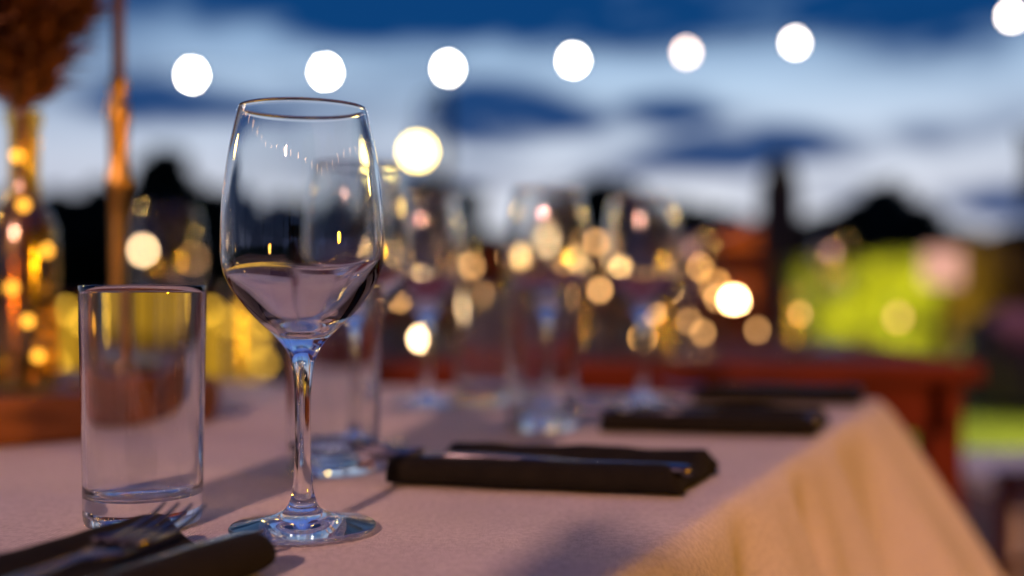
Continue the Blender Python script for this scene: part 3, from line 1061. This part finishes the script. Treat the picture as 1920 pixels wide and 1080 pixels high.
ORD = ['leftmost', 'second', 'third', 'fourth', 'fifth', 'sixth', 'seventh', 'eighth', 'ninth', 'tenth', 'eleventh', 'twelfth', 'thirteenth', 'fourteenth', 'fifteenth', 'sixteenth', 'seventeenth', 'eighteenth', 'nineteenth', 'twentieth', 'twenty-first', 'twenty-second', 'twenty-third', 'twenty-fourth', 'twenty-fifth', 'twenty-sixth', 'rightmost']
for k, (a, b, c, d) in enumerate(CL):
    p = P(a, b, c)
    h = p.z - ZW
    size = 'tall' if h > .15 else ('medium' if h > .09 else 'low')
    t = thing('candle_holder', '%s lit candle holder on the wooden table, %s' % (size, ORD[k] if k in (0, len(CL) - 1) else ORD[k] + ' from the left'), 'candle holder', (p.x, p.y, ZW), 0, 'candle holders on the wooden table')
    hb = max(.012, h - .028)
    MB().lathe(list(reversed([(0, 0), (.020, 0), (.020, .003), (.005, .007), (.004, hb * .5), (.0055, hb - .008), (.012, hb - .002), (.012, hb), (0, hb)])), 14).build('stem', 'black_metal', t)
    MB().lathe(list(reversed([(0, hb), (.008, hb), (.008, max(hb + .002, h - .009)), (0, max(hb + .003, h - .0085))])), 12).build('candle', 'candle_wax', t)
    MB().lathe(list(reversed([(0, -.006), (.0038, -.004), (.0052, 0), (.003, .006), (0, .011)])), 10, (0, 0, max(h, hb + .010))).build('flame', 'candle_' + d, t)

# ------------------------------------------------------------------ bar counter with glowing front, left
bx0, bx1, by = -2.02, -1.08, 4.9
bar = thing('bar_counter', 'bar counter with glowing yellow front behind the tumbler', 'bar', ((bx0 + bx1) / 2, by, .05))
hw = (bx1 - bx0) / 2
MB().box(-hw, hw, .03, .5, 0, .72, .004).build('body', 'chair_wood', bar, smooth=False)
MB().box(-hw - .03, hw + .03, -.06, .54, .722, .76, .004).build('top', 'chair_wood', bar, smooth=False)
npn = 6
for k in range(npn):
    w = 2 * hw / npn
    pn = MB().box(-hw + k * w + .02, -hw + (k + 1) * w - .02, .0, .027, .40, .70).build('light_panel', 'panel_glow', bar, smooth=False)
for k in range(npn + 1):
    w = 2 * hw / npn
    MB().box(-hw + k * w - .014, -hw + k * w + .014, -.012, .028, .0, .715).build('divider', 'chair_wood', bar, smooth=False)
for k in range(13):
    xx = -hw + 2 * hw * k / 12
    zz = .715 - .0 if k % 2 else .66
    MB().ball((xx, -.045, zz - (.25 if k in (0, 12) else 0) * (k % 2)), .020, 10, 8).build('bulb', 'yellow_bulb', bar)
for k, (xx, zz) in enumerate([(-hw, .55), (-hw + .03, .47), (-hw + .02, .40), (hw - .04, .56), (hw, .48)]):
    MB().ball((xx, -.045, zz), .020, 10, 8).build('bulb', 'yellow_bulb', bar)

# ------------------------------------------------------------------ closed parasol, kiosk, hedge, lounge at the right
pp = P(1462, 530, 11.0)
ztop = P(0, 292, 11.0).z
pa = thing('closed_parasol', 'closed dark parasol standing beside the lit hedge', 'parasol', (pp.x, 11.0, .004))
MB().lathe(list(reversed([(0, 0), (.28, 0), (.28, .05), (.06, .08), (.05, .2), (0, .2)])), 20).build('base', 'black_metal', pa)
MB().tube([(0, 0, .2), (0, 0, ztop)], .022, 10).build('pole', 'black_metal', pa)
vs = []; fs = []
n = 40
prof = [(.15, .42), (.20, .60), (.20, .9), (.19, 1.2), (.18, 1.5), (.17, 1.8), (.15, ztop - .24), (.12, ztop - .10), (.06, ztop), (.024, ztop + .05)]
for r, zz in prof:
    for i in range(n):
        a = 2 * math.pi * i / n
        k = 1 + .16 * noise.noise(Vector((zz * 2.2, math.cos(a), math.sin(a)))) + .22 * math.sin(a * 8) * min(1, r / .1)
        vs.append((r * k * math.cos(a), r * k * math.sin(a), zz))
for q in range(len(prof) - 1):
    for i in range(n):
        j = (i + 1) % n
        fs.append((q * n + i, q * n + j, (q + 1) * n + j, (q + 1) * n + i))
mobj('folded_canopy', vs, fs, 'dark_fabric', pa)
MB().lathe([(.215, -.03), (.222, -.03), (.222, .03), (.215, .03)], 24, (0, 0, 1.42)).build('strap', 'black_metal', pa)

ka = P(1300, 530, 13.0); kb = P(1440, 530, 13.0)
kx = kb.x - ka.x
ks = thing('wooden_kiosk', 'small brown wooden kiosk with sloping roof left of the parasol', 'kiosk', (ka.x, 13.0, .004))
zl = P(0, 470, 13.0).z; zr = P(0, 405, 13.0).z
nb = 7
for k in range(nb):
    w = kx / nb
    h = zl + (zr - zl) * (k + .2) / nb
    MB().box(k * w + .004, (k + 1) * w - .004, 0, .03, 0, h - .05).build('wall_board', 'kiosk_wood', ks, smooth=False)
MB().box(0, kx, .032, 1.2, 0, zl - .1).build('body', 'kiosk_wood', ks, smooth=False)
MB().add([(-.08, -.1, zl - .03), (kx + .06, -.1, zr - .02), (kx + .06, 1.3, zr - .02), (-.08, 1.3, zl - .03), (-.08, -.1, zl + .02), (kx + .06, -.1, zr + .03), (kx + .06, 1.3, zr + .03), (-.08, 1.3, zl + .02)],
         [(3, 2, 1, 0), (4, 5, 6, 7), (0, 1, 5, 4), (1, 2, 6, 5), (2, 3, 7, 6), (3, 0, 4, 7)]).build('roof', 'kiosk_wood', ks, smooth=False)
MB().box(kx - .03, kx, .032, 1.2, zl - .1, zr - .06).build('side_gable', 'kiosk_wood', ks, smooth=False)

# lamp added under the kiosk eaves to brighten its boards
emat('kiosk_glow', (1, .50, .16), 14)
MB().ball((kx * .55, -.16, zl - .12), .04, 10, 8).build('wall_lamp', 'kiosk_glow', ks)
kl = bpy.data.lights.new('kiosk_lamp', 'POINT'); kl.energy = 22; kl.color = (1, .45, .12); kl.shadow_soft_size = .04
ko = bpy.data.objects.new('kiosk_lamp', kl); ko.location = (kx * .55, -.32, zl - .14); link(ko, ks)

def leaves(mb, n, fn, size, rnd):
    for _ in range(n):
        c = fn(rnd)
        a = Vector((rnd.gauss(0, 1), rnd.gauss(0, 1), rnd.gauss(0, 1))).normalized()
        b = a.orthogonal().normalized()
        s = size * rnd.uniform(.6, 1.4)
        q = a.cross(b)
        mb.add([c - b * s, c + q * s * .45, c + b * s, c - q * s * .45], [(0, 1, 2, 3)])
    return mb
h0 = P(1490, 530, 9.0).x; h1 = P(1765, 530, 9.0).x
hz = P(0, 498, 9.0).z
hg = thing('hedge', 'clipped hedge lit bright lime green at the right', 'hedge', ((h0 + h1) / 2, 9.0, .004))
hw = (h1 - h0) / 2
def hp(r):
    f = r.random()
    x_ = r.uniform(-hw, hw); y_ = r.uniform(0, .6); z_ = r.uniform(.12, hz)
    if f < .55: y_ = r.uniform(-.03, .06)
    elif f < .75: z_ = hz + r.uniform(-.06, .05)
    z_ += .05 * math.sin(x_ * 5) * (z_ / hz)
    return Vector((x_, y_ + .04 * math.sin(x_ * 9 + z_ * 6), z_))
leaves(MB(), 9000, hp, .035, random.Random(5)).build('foliage', 'hedge_leaf', hg, smooth=False)
for k in range(7):
    xx = -hw + (k + .5) * 2 * hw / 7
    MB().tube([(xx, .3, 0), (xx + .03, .28, .4), (xx - .04, .3, hz - .1)], [.02, .015, .006], 6).build('trunk', 'dark_bark', hg)
# garden spotlights
def garden_spot(label, loc, target, col, power, size=70):
    loc = Vector(loc); target = Vector(target)
    t = thing('garden_spotlight', label, 'spotlight', (loc.x, loc.y, .004), 0, 'garden spotlights in the lawn')
    d = (target - loc).normalized()
    q = d.to_track_quat('-Z', 'Y').to_euler()
    MB().tube([(0, 0, 0), (0, 0, loc.z)], .012, 8).build('spike', 'black_metal', t)
    hd = MB().lathe(list(reversed([(.05, -.06), (.055, -.06), (.055, .04), (.03, .07), (0, .07), (0, .03), (.05, .02)])), 16).build('housing', 'black_metal', t)
    hd.location = (0, 0, loc.z); hd.rotation_euler = q
    MB().lathe([(0, -.004), (.048, -.002), (.048, .0), (0, .0)], 16).build('lens', 'lens_warm', hd)
    L = bpy.data.lights.new('spotlight_lamp', 'SPOT')
    L.color = col; L.energy = power; L.shadow_soft_size = .05; L.spot_size = R(size); L.spot_blend = .7
    lo = bpy.data.objects.new('spotlight_lamp', L)
    lo.location = Vector((0, 0, loc.z)) + d * .07
    lo.rotation_euler = q
    link(lo, t)
    return t
hx = (h0 + h1) / 2
garden_spot('garden spotlight aimed at the left part of the lit hedge', (hx - .38, 7.4, .22), (hx - .25, 9.0, .8), (1, .80, .12), 340, 72)
garden_spot('garden spotlight aimed at the right part of the lit hedge', (hx + .12, 7.6, .22), (hx + .25, 9.0, .8), (1, .80, .12), 340, 72)
garden_spot('garden spotlight on the lawn at the right edge', (4.6, 5.2, 2.0), (3.0, 6.2, 0), (1, .88, .12), 1300, 46)
# brown shrub and the small lit signal lamp
sb = P(1850, 530, 9.6)
sh = thing('garden_shrub', 'brown-leaved shrub right of the lit hedge', 'shrub', (sb.x, 9.6, .004))
def sp_(r):
    v = Vector((r.gauss(0, 1), r.gauss(0, 1), r.gauss(0, 1))).normalized() * (.55 * r.random() ** .4)
    return Vector((v.x, v.y, .72 + v.z * 1.05))
leaves(MB(), 2600, sp_, .05, random.Random(9)).build('foliage', 'brown_leaf', sh, smooth=False)
for k in range(4):
    MB().tube([(0, 0, 0), (.1 * math.cos(k * 1.6), .1 * math.sin(k * 1.6), .5), (.25 * math.cos(k * 1.6), .25 * math.sin(k * 1.6), .95)], [.025, .018, .008], 6).build('branch', 'dark_bark', sh)
q = P(1766, 502, 7.4)
pl = thing('paper_lantern', 'square peach paper lantern glowing on a stand right of the hedge', 'lantern', (q.x, 7.4, .004))
MB().tube([(0, 0, 0), (0, 0, q.z - .125)], [.03, .012], 8).build('stand', 'black_metal', pl)
MB().box(-.10, .10, -.10, .10, q.z - .12, q.z + .12, .01).build('shade', 'peach_glow', pl)
MB().box(-.108, .108, -.108, .108, q.z + .121, q.z + .135).build('lid', 'black_metal', pl, smooth=False)
# dark lounge sofa
so = thing('lounge_sofa', 'dark outdoor sofa with purple cushions at the right edge', 'sofa', (3.66, 7.5, .004), -.1)
MB().box(-.42, .9, -.35, .35, .08, .34, .02).build('base', 'dark_fabric', so)
MB().box(-.42, .9, .22, .40, .342, .66, .03).build('backrest', 'dark_fabric', so)
MB().box(-.54, -.425, -.35, .40, .08, .58, .03).build('armrest', 'dark_fabric', so)
for k in range(2):
    MB().box(-.41 + k * .65, .22 + k * .65, -.34, .21, .342, .44, .03).build('seat_cushion', 'purple_fabric', so)
    MB().box(-.36 + k * .65, .16 + k * .65, .08, .215, .445, .70, .04).build('back_cushion', 'mauve_fabric', so)
# white low table
wt = thing('side_table', 'low white side table at the right edge', 'side table', (1.33, 2.75, .05))
MB().box(-.23, .3, -.25, .25, .34, .38, .006).build('tabletop', 'white_paint', wt, smooth=False)
for sx in (-.19, .26):
    for sy in (-.2, .2):
        MB().box(sx - .02, sx + .02, sy - .02, sy + .02, 0, .339).build('leg', 'white_paint', wt, smooth=False)

# glasses on the wooden table
for lab, px, Y, kind in (('wine glass on the wooden table behind the farthest napkin', 1300, 2.0, 0), ('tumbler on the wooden table right of the far wine glass', 1262, 1.95, 1), ('wine glass near the left end of the wooden table', 850, 2.05, 0),
                        ('tumbler near the right end of the wooden table', 1500, 2.1, 1), ('wine glass near the right end of the wooden table', 1560, 2.15, 0), ('tumbler near the middle of the wooden table', 1100, 2.1, 1)):
    (wine_glass if kind == 0 else tumbler)(lab, on(px, Y, .7505), 'thin_glass', 40)

# ------------------------------------------------------------------ dark trees along the horizon
LASTT = [None]
def tree(label, px, pytop, Y, wpx, seed):
    rnd = random.Random(seed)
    top = P(px, pytop, Y)
    H = top.z
    rw = wpx / F * Y / 2 * 1.35
    t = LASTT[0] = thing('garden_tree', label, 'tree', (top.x, Y, .0), 0, 'dark trees along the horizon')
    MB().tube([(0, 0, 0), (rnd.uniform(-.1, .1), 0, H * .3), (rnd.uniform(-.2, .2), 0, H * .6), (0, 0, H * .85)], [H * .035, H * .028, H * .018, H * .006], 8).build('trunk', 'dark_bark', t)
    blobs = []
    for k in range(16):
        zz = rnd.uniform(.22, .86)
        wdt = math.sin(math.pi * min(1, (zz - .02) * 1.02)) ** .6
        a = rnd.uniform(0, 2 * math.pi)
        rr = rw * .72 * wdt * rnd.random() ** .5
        blobs.append((Vector((math.cos(a) * rr, math.sin(a) * rr, zz * H)), rw * rnd.uniform(.36, .55), H * rnd.uniform(.09, .14)))
    blobs.append((Vector((0, 0, H * .9)), rw * .28, H * .1))
    for k in range(5):
        b = blobs[k][0]
        MB().tube([(0, 0, b.z * .6), b * .6 + Vector((0, 0, b.z * .25)), b], [H * .014, H * .01, H * .004], 6).build('limb', 'dark_bark', t)
    def fn(r):
        c, rx, rz = r.choice(blobs)
        v = Vector((r.gauss(0, 1), r.gauss(0, 1), r.gauss(0, 1))).normalized() * (r.random() ** .4)
        return c + Vector((v.x * rx, v.y * rx, v.z * rz))
    leaves(MB(), 5200, fn, .12 * math.sqrt(rw * H) , rnd).build('crown', 'dark_leaf', t, smooth=False)
TR = [(110, 365, 42, 230), (190, 350, 44, 190), (305, 285, 40, 210), (400, 362, 45, 230), (520, 380, 46, 260), (640, 362, 43, 240), (795, 335, 36, 190), (900, 458, 48, 230), (1010, 455, 50, 240), (1122, 342, 42, 240), (1240, 380, 44, 250), (1345, 402, 46, 230),
      (1550, 405, 42, 210), (1655, 348, 40, 230), (1745, 425, 44, 200), (1850, 445, 46, 210), (1960, 440, 46, 220), (20, 372, 45, 230), (-90, 360, 45, 220)]
TLAB = ['dark tree at the far left behind the bottle vase', 'dark tree behind the left side of the candlestick', 'tallest dark tree on the left, right of the candlestick', 'dark tree behind the left edge of the front wine glass', 'dark tree seen through the front wine glass, left part', 'dark tree seen through the front wine glass, right part',
        'dark tree below the glowing globe lamp', 'low dark tree behind the far left wine glass', 'low dark tree behind the mid-table wine glass', 'dark tree rising right of the mid-table wine glass', 'dark tree behind the far wine glass', 'dark tree behind the wooden kiosk', 'dark tree right of the parasol',
        'rounded dark tree above the lit hedge', 'low dark tree above the right end of the lit hedge', 'low dark tree behind the brown shrub', 'dark tree at the right picture edge', 'dark tree behind the dried bouquet', 'dark tree beyond the left picture edge']
for k, ((a, b, c, d), lab) in enumerate(zip(TR, TLAB)):
    tree(lab, a, b, c, d, 40 + k)
# taller unseen trees close on the right, added to block the low sky
for k, (ax, ay, hgt) in enumerate([(8.5, 11.5, 5.5), (9.0, 7.5, 6.2), (9.4, 3.2, 6.0), (9.0, -1.2, 6.4), (8.0, -5.4, 6.0), (4.2, -8.5, 6.2)]):
    lab = 'tall dark tree right of the terrace, %s from the lawn' % ('first', 'second', 'third', 'fourth', 'fifth', 'sixth')[k]
    tree(lab, 960 + ax / abs(ay) * F, HOR - (hgt - EYE) / abs(ay) * F, abs(ay), 4.6 / abs(ay) * F, 90 + k)
    LASTT[0].location = (ax, ay, 0)
# far wood that reads as one dark mass behind them
rnd = random.Random(77)
def fw(r):
    xx = r.uniform(-60, 60)
    h = 3.3 + 1.2 * noise.noise(Vector((xx * .12, 0, 0)))
    return Vector((xx, 56 + r.uniform(0, 6), r.random() ** .8 * h))
wd = leaves(MB(), 22000, fw, .5, rnd).build('far_wood', 'dark_leaf', None, smooth=False)
tag(wd, 'dark far-off wood along the horizon', 'wood', kind='stuff')
